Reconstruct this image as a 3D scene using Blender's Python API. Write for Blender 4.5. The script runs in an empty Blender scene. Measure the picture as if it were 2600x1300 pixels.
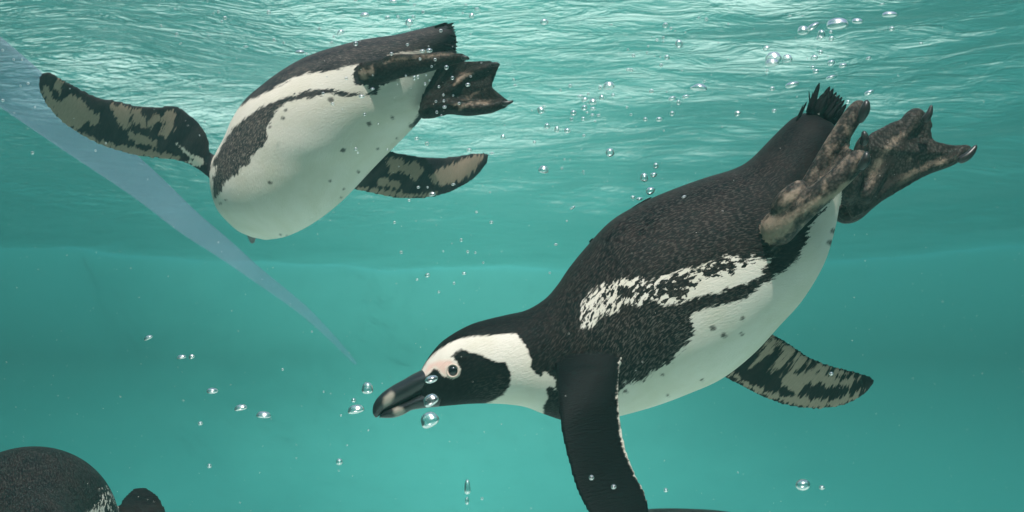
import bpy, bmesh, math, random
import numpy as np
from mathutils import Vector, Matrix, kdtree, bvhtree
from mathutils.geometry import tessellate_polygon

# ------------------------------------------------------------------ camera
S = bpy.context.scene
COL = S.collection
FPX = 2788.0                                  # focal length in photo pixels (2600 wide)
PITCH = math.radians(4.5)
CAM = np.array([0.0, 0.0, 0.0])
FWD = np.array([0.0, math.cos(PITCH), math.sin(PITCH)])
RIGHT = np.array([1.0, 0.0, 0.0])
UP = np.array([0.0, -math.sin(PITCH), math.cos(PITCH)])
cd = bpy.data.cameras.new('camera')
cam = bpy.data.objects.new('camera', cd)
COL.objects.link(cam)
cam.rotation_euler = (math.radians(90) + PITCH, 0, 0)
cd.sensor_width = 36.0
cd.lens = 36.0 * FPX / 2600.0
cd.clip_start = 0.02
cd.clip_end = 500
cd.dof.use_dof = True
cd.dof.focus_distance = 1.2
cd.dof.aperture_fstop = cd.lens / 3.4          # opening of 3.4 mm
S.camera = cam

# ------------------------------------------------------------------ world, sun, exposure
SUN_EL, SUN_AZ = math.radians(60), math.radians(183)     # azimuth clockwise from +Y
W = bpy.data.worlds.new('World')
S.world = W
W.use_nodes = True
wn = W.node_tree
sky = wn.nodes.new('ShaderNodeTexSky')
sky.sky_type = 'NISHITA'
sky.sun_disc = False
sky.sun_elevation = SUN_EL
sky.sun_rotation = SUN_AZ
bg = wn.nodes['Background']
bg.inputs['Strength'].default_value = 0.15
wn.links.new(sky.outputs['Color'], bg.inputs['Color'])
sd = bpy.data.lights.new('sun', 'SUN')
sd.energy = 4.5
sd.angle = math.radians(0.5)
sd.color = (1.0, 0.96, 0.90)
sun = bpy.data.objects.new('sun', sd)
COL.objects.link(sun)
sdir = Vector((math.sin(SUN_AZ) * math.cos(SUN_EL), math.cos(SUN_AZ) * math.cos(SUN_EL), math.sin(SUN_EL)))
sun.rotation_euler = sdir.to_track_quat('Z', 'Y').to_euler()
sun.location = sdir * 8
S.view_settings.view_transform = 'Standard'
S.view_settings.look = 'None'
S.view_settings.gamma = 1.0
S.view_settings.exposure = 0.28
S.cycles.use_denoising = True
S.cycles.adaptive_threshold = 0.02
S.cycles.max_bounces = 8
S.cycles.diffuse_bounces = 4
S.cycles.glossy_bounces = 5
S.cycles.transmission_bounces = 8
S.cycles.transparent_max_bounces = 24
S.cycles.volume_bounces = 1
S.cycles.sample_clamp_indirect = 6.0
S.cycles.caustics_reflective = False
S.cycles.caustics_refractive = False

SURF_Z = 0.60
FLOOR_Z = -1.25
PX0, PX1, PY0, PY1 = -4.2, 4.2, -3.0, 9.0       # extent of the oval pool
rng = np.random.default_rng(7)
random.seed(7)

# ------------------------------------------------------------------ small helpers
def at(px, py, d):
    """point on the ray of photo pixel (px, py), d metres along the viewing axis"""
    px, py, d = (np.asarray(v, float) for v in (px, py, d))
    return (CAM + d[..., None] * (FWD + RIGHT * ((px - 1300) / FPX)[..., None] + UP * ((650 - py) / FPX)[..., None]))

def proj(P):
    r = P - CAM
    d = r @ FWD
    return 1300 + FPX * (r @ RIGHT) / d, 650 - FPX * (r @ UP) / d, d

class Zm:
    """pixels read off an enlarged crop of the photograph"""
    def __init__(s, x0, y0, k): s.o = np.array([x0, y0], float); s.k = k
    def __call__(s, pts): return np.asarray(pts, float).reshape(-1, 2) / s.k + s.o
Z1 = Zm(900, 700, 3.22); Z2 = Zm(1400, 450, 1.981); Z3 = Zm(1800, 180, 2.4764)
Z4 = Zm(500, 30, 2.1464); Z5 = Zm(60, 140, 3.22); Z7 = Zm(1300, 800, 2.576)
ZA = Zm(0, 0, 3.22); ZB = Zm(800, 0, 3.22); ZC = Zm(1000, 350, 3.22); ZD = Zm(300, 800, 2.576)
ZF = Zm(1800, 0, 4.2933); Z8 = Zm(1600, 0, 2.576); ZP = Zm(0, 0, 1.0)

def resample(A, n):
    """smooth curve through the rows of A, parametrised by chord length of its first 6 columns"""
    A = np.asarray(A, float)
    seg = np.linalg.norm(np.diff(A[:, :6], axis=0), axis=1) + 1e-9
    t = np.concatenate([[0], np.cumsum(seg)])
    m = np.gradient(A, t, axis=0)
    x = np.linspace(0, t[-1], n)
    i = np.clip(np.searchsorted(t, x, 'right') - 1, 0, len(t) - 2)
    h = (t[i + 1] - t[i]); s = ((x - t[i]) / h)[:, None]; h = h[:, None]
    return ((2*s**3 - 3*s**2 + 1) * A[i] + (s**3 - 2*s**2 + s) * h * m[i]
            + (-2*s**3 + 3*s**2) * A[i + 1] + (s**3 - s**2) * h * m[i + 1])

class Comp:
    """closed tube surface: rings run from T over the near side to B and back over the far side"""
    def __init__(s, PT, PB, RB, ns=64, swap=False, power=1.0):
        n = len(PT)
        th = np.linspace(0, 2 * np.pi, ns, endpoint=False)
        c = np.sign(np.cos(th)) * np.abs(np.cos(th)) ** power
        sn = np.sign(np.sin(th)) * np.abs(np.sin(th)) ** power
        M, H = (PT + PB) / 2, (PT - PB) / 2
        V = M[:, None] + c[None, :, None] * H[:, None] + sn[None, :, None] * RB[:, None]
        s.n, s.ns = n, ns
        s.V = V.reshape(-1, 3)
        s.th = np.tile(th, n)
        du = np.linalg.norm(np.diff(M, axis=0), axis=1)
        s.u = np.repeat(np.concatenate([[0], np.cumsum(du)]), ns)
        R = (np.linalg.norm(H, axis=1) + np.linalg.norm(RB, axis=1)) / 2
        tt = np.where(th > np.pi, th - 2 * np.pi, th)
        s.v = (R[:, None] * tt[None]).reshape(-1)
        Tu = np.gradient(V, axis=0); Tv = np.roll(V, -1, 1) - np.roll(V, 1, 1)
        s.tu = (Tu / (np.linalg.norm(Tu, axis=2, keepdims=True) + 1e-9)).reshape(-1, 3)
        s.tv = (Tv / (np.linalg.norm(Tv, axis=2, keepdims=True) + 1e-9)).reshape(-1, 3)
        tw = (np.arange(ns) * -1) % ns
        s.twin = (np.arange(n)[:, None] * ns + tw[None]).reshape(-1)
        s.frac = np.repeat(np.linspace(0, 1, n), ns)
        if swap:
            s.u, s.v, s.tu, s.tv = s.v, s.u, s.tv, s.tu
        F = []
        for i in range(n - 1):
            for j in range(ns):
                k = (j + 1) % ns
                F.append((i*ns + j, i*ns + k, (i+1)*ns + k, (i+1)*ns + j))
        a, b = len(s.V), len(s.V) + 1
        for j in range(ns):
            k = (j + 1) % ns
            F.append((a, k, j)); F.append((b, (n-1)*ns + j, (n-1)*ns + k))
        s.F = F
        s.full = np.vstack([s.V, M[0], M[-1]])

def pix_loft(st, n=160, ns=64, **k):
    """stations (Tx,Ty,Bx,By,dT,dB,rb) in photo pixels, metres from the camera and half depth"""
    st = np.asarray(st, float)
    PT, PB = at(st[:, 0], st[:, 1], st[:, 4]), at(st[:, 2], st[:, 3], st[:, 5])
    A = resample(np.hstack([PT, PB, st[:, 6:7]]), n)
    PT, PB, rb = A[:, :3], A[:, 3:6], A[:, 6:7]
    M = (PT + PB) / 2
    N = CAM - M; N /= np.linalg.norm(N, axis=1, keepdims=True)
    H = PT - PB
    N = N - H * ((N * H).sum(1) / ((H * H).sum(1) + 1e-9))[:, None]
    N /= np.linalg.norm(N, axis=1, keepdims=True)
    return Comp(PT, PB, N * rb, ns, **k)

def tube(P, r, n=40, ns=20, flat=1.0):
    """round limb along 3-D points with a radius each, ends rounded"""
    P, r = np.asarray(P, float), np.asarray(r, float)
    A = resample(np.hstack([P, P, r[:, None]]), n)
    c, r = A[:, :3], A[:, 6].copy()
    L = np.concatenate([[0], np.cumsum(np.linalg.norm(np.diff(c, axis=0), axis=1))])
    for e in (L, L[-1] - L):
        q = np.clip(e / (r + 1e-9), 0, 1); r = r * np.sqrt(np.clip(1 - (1 - q) ** 2, 0.01, 1))
    t = np.gradient(c, axis=0); t /= np.linalg.norm(t, axis=1, keepdims=True)
    N = CAM - c; N -= t * (N * t).sum(1)[:, None]; N /= np.linalg.norm(N, axis=1, keepdims=True)
    B = np.cross(t, N)
    return Comp(c + B * r[:, None], c - B * r[:, None], N * r[:, None] * flat, ns)

def pix_tube(pts, **k):
    p = np.asarray(pts, float)
    return tube(at(p[:, 0], p[:, 1], p[:, 2]), p[:, 3] * p[:, 2] / FPX, **k)

class Slab:
    """thick web of skin with a given outline"""
    def __init__(s, P, thick):
        P = np.asarray(P, float)
        n = len(P)
        c = P.mean(0); nn = np.zeros(3)
        for i in range(n): nn += np.cross(P[i] - c, P[(i + 1) % n] - c)
        nn /= np.linalg.norm(nn)
        s.full = np.vstack([P + nn * thick / 2, P - nn * thick / 2])
        tri = tessellate_polygon([[Vector(p) for p in P]])
        F = []
        for a, b, c_ in tri:
            q = np.dot(np.cross(P[b] - P[a], P[c_] - P[a]), nn)
            if q < 0: b, c_ = c_, b
            F.append((a, b, c_)); F.append((a + n, c_ + n, b + n))
        for i in range(n):
            j = (i + 1) % n
            F.append((i, i + n, j + n, j))
        s.F = F

def add_mesh(name, V, F, mat, parent=None, smooth=True, origin=None):
    V = np.asarray(V, float)
    if origin is not None: V = V - origin
    me = bpy.data.meshes.new(name)
    me.from_pydata(V.tolist(), [], [tuple(f) for f in F])
    me.update()
    if smooth: me.polygons.foreach_set('use_smooth', np.ones(len(me.polygons), bool))
    if mat: me.materials.append(mat)
    o = bpy.data.objects.new(name, me)
    COL.objects.link(o)
    if parent: o.parent = parent
    return o

def tag(o, label=None, cat=None, group=None, kind=None):
    if label: o['label'] = label
    if cat: o['category'] = cat
    if group: o['group'] = group
    if kind: o['kind'] = kind
    return o

def sdf(poly, x, y):
    """signed distance in pixels, positive inside"""
    p = np.asarray(poly, float); q = np.roll(p, -1, 0)
    best = np.full(len(x), 1e9); ins = np.zeros(len(x), bool)
    for (ax, ay), (bx, by) in zip(p, q):
        ex, ey = bx - ax, by - ay
        t = np.clip(((x - ax) * ex + (y - ay) * ey) / (ex*ex + ey*ey + 1e-9), 0, 1)
        best = np.minimum(best, np.hypot(x - ax - t*ex, y - ay - t*ey))
        c = ((ay > y) != (by > y))
        with np.errstate(all='ignore'):
            ins ^= c & (x < (bx - ax) * (y - ay) / (by - ay + 1e-12) + ax)
    return np.where(ins, best, -best)

def sdfs(polys, x, y):
    r = np.full(len(x), -1e3)
    for p in polys: r = np.maximum(r, sdf(p, x, y))
    return r

def dots(D, x, y):
    r = np.full(len(x), -1e3)
    for cx, cy, rr in D: r = np.maximum(r, rr * 0.78 - np.hypot((x - cx), (y - cy) * 1.15))
    return r

# ------------------------------------------------------------------ materials
class NT:
    def __init__(s, name):
        s.m = bpy.data.materials.new(name); s.m.use_nodes = True
        s.t = s.m.node_tree; s.n = s.t.nodes; s.n.clear()
        s.out = s.n.new('ShaderNodeOutputMaterial')
    def new(s, ty, **k):
        nd = s.n.new('ShaderNode' + ty)
        for a, b in k.items(): setattr(nd, a, b)
        return nd
    def link(s, a, b): s.t.links.new(a, b)
    def put(s, sock, v):
        if hasattr(v, 'default_value') or hasattr(v, 'is_output'): s.link(v, sock)
        else: sock.default_value = v
    def math(s, op, a, b=0.0, c=None, clamp=False):
        nd = s.new('Math', operation=op, use_clamp=clamp)
        s.put(nd.inputs[0], a); s.put(nd.inputs[1], b)
        if c is not None: s.put(nd.inputs[2], c)
        return nd.outputs[0]
    def mix(s, f, a, b):
        nd = s.new('Mix', data_type='RGBA')
        s.put(nd.inputs['Factor'], f); s.put(nd.inputs[6], a if not isinstance(a, tuple) else (*a, 1)); s.put(nd.inputs[7], b if not isinstance(b, tuple) else (*b, 1))
        return nd.outputs[2]
    def ramp(s, v, lo, hi, a=0.0, b=1.0):
        nd = s.new('MapRange', interpolation_type='SMOOTHSTEP')
        s.put(nd.inputs[0], v); s.put(nd.inputs[1], lo); s.put(nd.inputs[2], hi); s.put(nd.inputs[3], a); s.put(nd.inputs[4], b)
        return nd.outputs[0]
    def attr(s, name, vec=False):
        nd = s.new('Attribute', attribute_name=name)
        return nd.outputs['Vector' if vec else 'Fac']
    def scale(s, v, sc):
        nd = s.new('VectorMath', operation='MULTIPLY'); s.link(v, nd.inputs[0]); nd.inputs[1].default_value = sc
        return nd.outputs[0]
    def noise(s, v, scale=1.0, detail=2.0, rough=0.5, dist=0.0):
        nd = s.new('TexNoise'); s.link(v, nd.inputs['Vector'])
        nd.inputs['Scale'].default_value = scale; nd.inputs['Detail'].default_value = detail
        nd.inputs['Roughness'].default_value = rough; nd.inputs['Distortion'].default_value = dist
        return nd.outputs[0]
    def voro(s, v, scale=1.0, feature='F1'):
        nd = s.new('TexVoronoi', feature=feature); s.link(v, nd.inputs['Vector']); nd.inputs['Scale'].default_value = scale
        return nd.outputs['Distance']
    def bump(s, h, strength, dist):
        nd = s.new('Bump'); s.link(h, nd.inputs['Height']); nd.inputs['Strength'].default_value = strength; nd.inputs['Distance'].default_value = dist
        return nd.outputs[0]
    def pri(s, col, rough=0.5, spec=0.3, nrm=None, **k):
        nd = s.new('BsdfPrincipled')
        s.put(nd.inputs['Base Color'], (*col, 1) if isinstance(col, tuple) else col)
        s.put(nd.inputs['Roughness'], rough); nd.inputs['Specular IOR Level'].default_value = spec
        if nrm is not None: s.link(nrm, nd.inputs['Normal'])
        for a, b in k.items(): s.put(nd.inputs[a.replace('_', ' ')], b)
        s.link(nd.outputs[0], s.out.inputs['Surface'])
        return s.m
    def obj(s): return s.new('TexCoord').outputs['Object']

def mat_plumage(name, dark=(0.004, 0.004, 0.0046), brown=(0.011, 0.0078, 0.0076), skin_lo=(0.058, 0.052, 0.044), skin_hi=(0.020, 0.0185, 0.017), white=(0.68, 0.645, 0.57), tip=(0.14, 0.125, 0.11)):
    t = NT(name)
    fl = t.attr('flow', True)
    ink = t.attr('ink')
    w, tn, dot, rag = t.attr('white'), t.attr('tan'), t.attr('dot'), t.attr('rag')
    spk, tips, pink, skin = t.attr('spk'), t.attr('tips'), t.attr('pink'), t.attr('skin')
    fine = t.noise(t.scale(fl, (85, 330, 9)), 1, 3, 0.6)              # ragged feather tips
    big = t.noise(t.scale(fl, (45, 70, 9)), 1, 2, 0.5)
    wob = t.math('ADD', t.math('MULTIPLY', t.math('SUBTRACT', fine, 0.5), 20.0), t.math('MULTIPLY', t.math('SUBTRACT', big, 0.5), 6.0))
    wm = t.ramp(t.math('ADD', w, t.math('MULTIPLY', wob, rag)), -1.5, 1.5)
    dm = t.ramp(t.math('ADD', dot, t.math('MULTIPLY', t.math('SUBTRACT', fine, 0.5), 9.0)), -1.6, 2.2)
    wm = t.math('MULTIPLY', wm, t.math('SUBTRACT', 1.0, t.math('MULTIPLY', dm, 0.85)))
    # dark blotches inside the flank stripe
    sp = t.noise(t.scale(fl, (120, 260, 9)), 1, 2.5, 0.6)
    thr = t.math('SUBTRACT', 0.84, t.math('MULTIPLY', spk, 0.32))
    sm = t.ramp(t.math('SUBTRACT', sp, thr), -0.035, 0.035)
    wm = t.math('MULTIPLY', wm, t.math('SUBTRACT', 1.0, sm))
    # pale tips that fleck the dark feathers
    g = t.noise(t.scale(fl, (180, 640, 9)), 1, 2, 0.6)
    gm = t.math('MULTIPLY', t.ramp(g, 0.46, 0.66), tips)
    g2 = t.noise(t.scale(fl, (30, 50, 9)), 1, 2, 0.5)
    dk = t.mix(t.ramp(g2, 0.35, 0.7), dark, brown)
    dk = t.mix(ink, dk, (0.0035, 0.0037, 0.0042))
    dk = t.mix(t.math('MULTIPLY', gm, 0.9), dk, tip)
    streak = t.noise(t.scale(fl, (22, 150, 9)), 1, 3, 0.6)
    tw = t.ramp(t.math('ADD', tn, t.math('ADD', t.math('MULTIPLY', t.math('SUBTRACT', fine, 0.5), 20.0), t.math('MULTIPLY', t.math('SUBTRACT', streak, 0.47), 24.0))), -1.8, 1.8)
    tcol = t.mix(g, (0.24, 0.18, 0.135), (0.40, 0.315, 0.24))
    col = t.mix(tw, dk, tcol)
    # bare skin of the feet
    vs = t.voro(t.scale(fl, (320, 320, 9)))
    sc = t.mix(t.ramp(vs, 0.2, 0.7), skin_lo, skin_hi)
    blot = t.noise(t.scale(fl, (90, 90, 9)), 1, 3, 0.6)
    stn = t.ramp(t.math('ADD', tn, t.math('MULTIPLY', t.math('SUBTRACT', blot, 0.5), 26.0)), -5.0, 5.0)
    sc = t.mix(stn, sc, t.mix(blot, (0.18, 0.145, 0.11), (0.32, 0.25, 0.185)))
    col = t.mix(skin, col, sc)
    dirt = t.noise(t.scale(fl, (14, 20, 9)), 1, 4, 0.6)
    wcol = t.mix(t.ramp(dirt, 0.3, 0.75), white, (white[0]*0.88, white[1]*0.88, white[2]*0.82))
    col = t.mix(wm, col, wcol)
    col = t.mix(pink, col, (0.70, 0.40, 0.33))
    h = t.math('ADD', t.math('MULTIPLY', t.noise(t.scale(fl, (190, 520, 9)), 1, 2, 0.55), 1.0), t.math('MULTIPLY', vs, t.math('MULTIPLY', skin, 0.8)))
    nb = t.bump(h, 0.55, 0.0012)
    rough = t.math('ADD', 0.55, t.math('MULTIPLY', skin, -0.12))
    return t.pri(col, rough, 0.05, nb)

M = {}
M['plumage'] = mat_plumage('plumage')
M['plumage_lit'] = mat_plumage('plumage_lit_copy', skin_lo=(0.028, 0.023, 0.019), skin_hi=(0.011, 0.010, 0.009), dark=(0.015, 0.015, 0.020), brown=(0.040, 0.035, 0.037), tip=(0.26, 0.225, 0.19))  # paler copy: light from above painted into this bird's dark feathers

def mat_bill():
    t = NT('bill_horn')
    b = t.attr('band'); n = t.noise(t.obj(), 160, 3)
    c = t.mix(t.ramp(t.math('ADD', b, t.math('MULTIPLY', t.math('SUBTRACT', n, 0.5), 0.5)), 0.1, 0.95), (0.010, 0.011, 0.012), (0.32, 0.29, 0.235))
    n2 = t.noise(t.scale(t.obj(), (60, 60, 220)), 1, 3)
    return t.pri(c, 0.32, 0.5, t.bump(n2, 0.3, 0.0006))
M['bill'] = mat_bill()
def mat_plain(name, col, rough=0.4, spec=0.4, ns=120, amt=0.25, bump=0.2):
    t = NT(name); n = t.noise(t.obj(), ns, 4)
    c = t.mix(n, tuple(x * (1 - amt) for x in col), tuple(min(1, x * (1 + amt)) for x in col))
    return t.pri(c, rough, spec, t.bump(n, bump, 0.001))
M['claw'] = mat_plain('claw_horn', (0.018, 0.017, 0.016), 0.35)
M['eye'] = mat_plain('eye_dark', (0.006, 0.006, 0.008), 0.08, 0.6, 40, 0.2, 0.0)
M['iris'] = mat_plain('iris_brown', (0.03, 0.02, 0.014), 0.2, 0.5)
M['tail'] = mat_plain('tail_feather_black', (0.006, 0.006, 0.0065), 0.7, 0.05, 400, 0.5)

def mat_wall(name, lo, hi, sx):
    t = NT(name); o = t.obj()
    a = t.noise(t.scale(o, sx), 1, 5, 0.6)
    b = t.noise(o, 9, 4, 0.65)
    c = t.mix(t.ramp(a, 0.36, 0.64), lo, hi)
    c = t.mix(t.math('MULTIPLY', t.ramp(b, 0.45, 0.75), 0.3), c, tuple(x * 0.7 for x in lo))
    return t.pri(c, 0.7, 0.2, t.bump(b, 0.12, 0.006))
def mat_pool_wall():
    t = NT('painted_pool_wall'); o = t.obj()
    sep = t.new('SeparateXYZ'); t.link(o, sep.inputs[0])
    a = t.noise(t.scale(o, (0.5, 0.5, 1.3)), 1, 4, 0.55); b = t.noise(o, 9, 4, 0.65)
    # painted shade: wall darkens towards both ends of the oval, middle kept light
    wall_shade = t.math('ADD', t.math('MULTIPLY', t.math('ABSOLUTE', t.math('ADD', sep.outputs[0], 0.35)), 0.36), t.math('MULTIPLY', t.math('SUBTRACT', a, 0.5), 0.9))
    wall_shade = t.math('ADD', wall_shade, t.math('MULTIPLY', t.math('SUBTRACT', 0.05, sep.outputs[2]), 0.06))      # upper wall painted slightly lighter to brighten its reflection
    c = t.mix(t.ramp(wall_shade, 0.0, 1.0), (0.042, 0.27, 0.24), (0.011, 0.145, 0.133))
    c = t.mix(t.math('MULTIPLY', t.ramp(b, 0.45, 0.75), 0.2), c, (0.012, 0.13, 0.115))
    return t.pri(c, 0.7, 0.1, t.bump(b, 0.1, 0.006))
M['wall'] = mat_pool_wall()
M['floor'] = mat_wall('painted_pool_floor', (0.46, 0.67, 0.60), (0.60, 0.78, 0.70), (0.9, 0.9, 0.9))

def mat_water():
    t = NT('water_surface_film')
    o = t.obj()
    n1 = t.noise(t.scale(o, (8, 13, 1)), 1, 4, 0.6, 0.7)
    n2 = t.noise(t.scale(o, (19, 27, 1)), 1, 2.5, 0.55, 1.0)
    sep = t.new('SeparateXYZ'); t.link(o, sep.inputs[0])
    calm = t.ramp(sep.outputs[1], 2.2, 7.5, 1.0, 0.85)
    chop = t.ramp(sep.outputs[0], -1.2, 0.6, 1.0, 0.12)                # rougher water to the left, where the bird broke it
    h = t.math('ADD', t.math('MULTIPLY', n1, t.math('ADD', 0.55, t.math('MULTIPLY', chop, 0.45))), t.math('MULTIPLY', n2, t.math('MULTIPLY', chop, 0.6)))
    h = t.math('MULTIPLY', h, calm)
    nb = t.bump(h, 0.5, 0.028)
    fr = t.new('Fresnel'); fr.inputs['IOR'].default_value = 1.33; t.link(nb, fr.inputs['Normal'])
    gl = t.new('BsdfGlossy', distribution='MULTI_GGX'); gl.inputs['Roughness'].default_value = 0.20; gl.inputs['Color'].default_value = (0.95, 0.98, 0.98, 1); t.link(nb, gl.inputs['Normal'])
    tr = t.new('BsdfTransparent')
    mx = t.new('MixShader'); t.link(fr.outputs[0], mx.inputs[0]); t.link(tr.outputs[0], mx.inputs[1]); t.link(gl.outputs[0], mx.inputs[2])
    t.link(mx.outputs[0], t.out.inputs['Surface'])
    return t.m
M['water'] = mat_water()

def mat_bubble():
    t = NT('air_bubble')
    fr = t.new('Fresnel'); fr.inputs['IOR'].default_value = 0.75
    gl = t.new('BsdfGlossy'); gl.inputs['Roughness'].default_value = 0.28
    tr = t.new('BsdfTransparent')
    f = t.math('ADD', t.math('MULTIPLY', fr.outputs[0], 0.80), 0.19)
    mx = t.new('MixShader'); t.link(f, mx.inputs[0]); t.link(tr.outputs[0], mx.inputs[1]); t.link(gl.outputs[0], mx.inputs[2])
    t.link(mx.outputs[0], t.out.inputs['Surface'])
    return t.m
M['bubble'] = mat_bubble()
M['speck'] = mat_plain('floating_speck', (0.75, 0.74, 0.68), 0.6)
def mat_hose():
    t = NT('translucent_blue_hose'); n = t.noise(t.obj(), 14, 4)
    c = t.mix(n, (0.38, 0.44, 0.55), (0.50, 0.55, 0.65))
    df = t.new('BsdfDiffuse'); t.link(c, df.inputs[0])
    tl = t.new('BsdfTranslucent'); t.link(c, tl.inputs[0])
    m1 = t.new('MixShader'); m1.inputs[0].default_value = 0.3; t.link(df.outputs[0], m1.inputs[1]); t.link(tl.outputs[0], m1.inputs[2])
    tr = t.new('BsdfTransparent'); tr.inputs[0].default_value = (0.86, 0.92, 0.98, 1)
    mx = t.new('MixShader'); t.link(t.ramp(t.attr('clear'), 0.0, 1.0, 0.68, 0.88), mx.inputs[0])
    t.link(m1.outputs[0], mx.inputs[1]); t.link(tr.outputs[0], mx.inputs[2])
    t.link(mx.outputs[0], t.out.inputs['Surface'])
    return t.m
M['hose'] = mat_hose()

def mat_haze():
    t = NT('water_haze')
    v = t.new('ShaderNodeVolumePrincipled'[10:])
    v.inputs['Color'].default_value = (0.28, 0.66, 0.61, 1)
    v.inputs['Density'].default_value = 0.054
    v.inputs['Anisotropy'].default_value = 0.6
    t.link(v.outputs[0], t.out.inputs['Volume'])
    return t.m
M['haze'] = mat_haze()

# ------------------------------------------------------------------ setting: pool, water, haze
def box(x0, x1, y0, y1, z0, z1):
    V = [(x, y, z) for x in (x0, x1) for y in (y0, y1) for z in (z0, z1)]
    F = [(0, 1, 3, 2), (4, 6, 7, 5), (0, 4, 5, 1), (2, 3, 7, 6), (0, 2, 6, 4), (1, 5, 7, 3)]
    return V, F
WT = 0.25
RIM = SURF_Z + 0.16
CX, CY, AX, AY = (PX0 + PX1) / 2, (PY0 + PY1) / 2, (PX1 - PX0) / 2, (PY1 - PY0) / 2
NA = 128
aa = np.linspace(0, 2 * np.pi, NA, endpoint=False)
ring = lambda g, z: np.stack([CX + (AX + g) * np.cos(aa), CY + (AY + g) * np.sin(aa), np.full(NA, z)], 1)
# wall with a rounded foot, one loop of eight profile points
prof = [(-1.8, FLOOR_Z + 0.004), (-1.2, FLOOR_Z + 0.06), (-0.7, FLOOR_Z + 0.2), (-0.3, FLOOR_Z + 0.46), (-0.08, FLOOR_Z + 0.8), (0, FLOOR_Z + 1.15), (0, RIM), (WT, RIM), (WT, FLOOR_Z - 0.1)]
V = np.vstack([ring(g, z) for g, z in prof])
F = [(k*NA + i, k*NA + (i+1) % NA, (k+1)*NA + (i+1) % NA, (k+1)*NA + i) for k in range(len(prof) - 1) for i in range(NA)]
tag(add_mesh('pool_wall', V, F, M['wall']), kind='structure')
V = np.vstack([ring(-0.02, FLOOR_Z), ring(-0.02, FLOOR_Z - 0.09)])
F = [tuple(range(NA)), tuple(range(2*NA - 1, NA - 1, -1))] + [(i, i + NA, (i+1) % NA + NA, (i+1) % NA) for i in range(NA)]
tag(add_mesh('pool_floor', V, F, M['floor'], smooth=False), kind='structure')

def water_height(x, y):
    r = np.random.default_rng(21)
    z = np.zeros_like(x)
    for i in range(46):
        lam = 0.13 * (1.9 / 0.13) ** r.random()
        ang = math.radians(60) + r.normal() * 1.3
        k = 2 * math.pi / lam
        slope = 0.017 * (0.6 + 0.8 * r.random())
        z += slope / k * np.sin(k * (x * math.cos(ang) + y * math.sin(ang)) + r.random() * 6.28 + 0.8 * np.sin(x * 1.3 + y * 0.7 + i))
    return z
gx = np.arange(PX0 + 0.003, PX1, 0.032)
gy = [PY0 + 0.003]
while gy[-1] < PY1 - 0.08: gy.append(gy[-1] + (0.024 if gy[-1] < 5 else 0.024 + (gy[-1] - 5) * 0.006))
gy = np.array(gy)
X, Y = np.meshgrid(gx, gy)
ZH = SURF_Z + water_height(X, Y)
nx, ny = len(gx), len(gy)
I = np.arange(nx * ny).reshape(ny, nx)
F = np.stack([I[:-1, :-1], I[:-1, 1:], I[1:, 1:], I[1:, :-1]], -1).reshape(-1, 4)
ok = ((X - CX) / (AX - 0.01)) ** 2 + ((Y - CY) / (AY - 0.01)) ** 2 < 1
okf = ok.ravel()[F].all(1)
used = np.zeros(nx * ny, bool); used[F[okf].ravel()] = True
remap = np.cumsum(used) - 1
tag(add_mesh('water', np.stack([X, Y, ZH], -1).reshape(-1, 3)[used], remap[F[okf]].tolist(), M['water']), kind='structure')

V, F = box(PX0 - 1, PX1 + 1, PY0 - 1, PY1 + 1, FLOOR_Z - 1.2, RIM + 0.05)
hz = tag(add_mesh('haze', V, F, M['haze'], smooth=False), kind='stuff')

# ------------------------------------------------------------------ blue hose trailing down from the surface
hs = np.array([(-160, 60, 1.75, 78), (0, 185, 1.8, 70), (160, 310, 1.95, 58), (350, 455, 2.2, 43), (477, 563, 2.5, 33), (560, 625, 2.8, 26),
               (648, 694, 3.3, 18.5), (778, 795, 4.0, 12), (850, 865, 4.5, 8), (905, 925, 5.0, 4)], float)
c = pix_tube(hs, n=120, ns=20, flat=0.25)
hose = add_mesh('hose', c.full, c.F, M['hose'])
at_ = hose.data.attributes.new('clear', 'FLOAT', 'POINT')          # fade into haze built in: more see-through towards the far end
at_.data.foreach_set('value', np.concatenate([c.frac, [0, 1]]).astype(np.float32) ** 1.5)
tag(hose, 'faded translucent pale blue hose trailing down through the water behind the belly-up penguin', 'hose')

# ------------------------------------------------------------------ penguins
def fuse(comps, voxel, smooth):
    V, F, o = [], [], 0
    for c in comps:
        V.append(c.full); F += [tuple(i + o for i in f) for f in c.F]; o += len(c.full)
    ob = add_mesh('fusing', np.vstack(V), F, None)
    md = ob.modifiers.new('remesh', 'REMESH'); md.mode = 'VOXEL'; md.voxel_size = voxel
    dg = bpy.context.evaluated_depsgraph_get()
    ev = ob.evaluated_get(dg); me = bpy.data.meshes.new_from_object(ev)
    n = len(me.vertices); co = np.empty(n * 3); me.vertices.foreach_get('co', co); co = co.reshape(-1, 3)
    E = np.empty(len(me.edges) * 2, int); me.edges.foreach_get('vertices', E); E = E.reshape(-1, 2)
    deg = np.bincount(E.ravel(), minlength=n)[:, None]
    for it in range(smooth):
        for f in (0.55, -0.57):
            s = np.zeros_like(co)
            for k in range(3):
                s[:, k] = np.bincount(E[:, 0], co[E[:, 1], k], n) + np.bincount(E[:, 1], co[E[:, 0], k], n)
            co = co + f * (s / deg - co)
    me.vertices.foreach_set('co', co.ravel()); me.update()
    bpy.data.objects.remove(ob)
    return me, co

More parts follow.
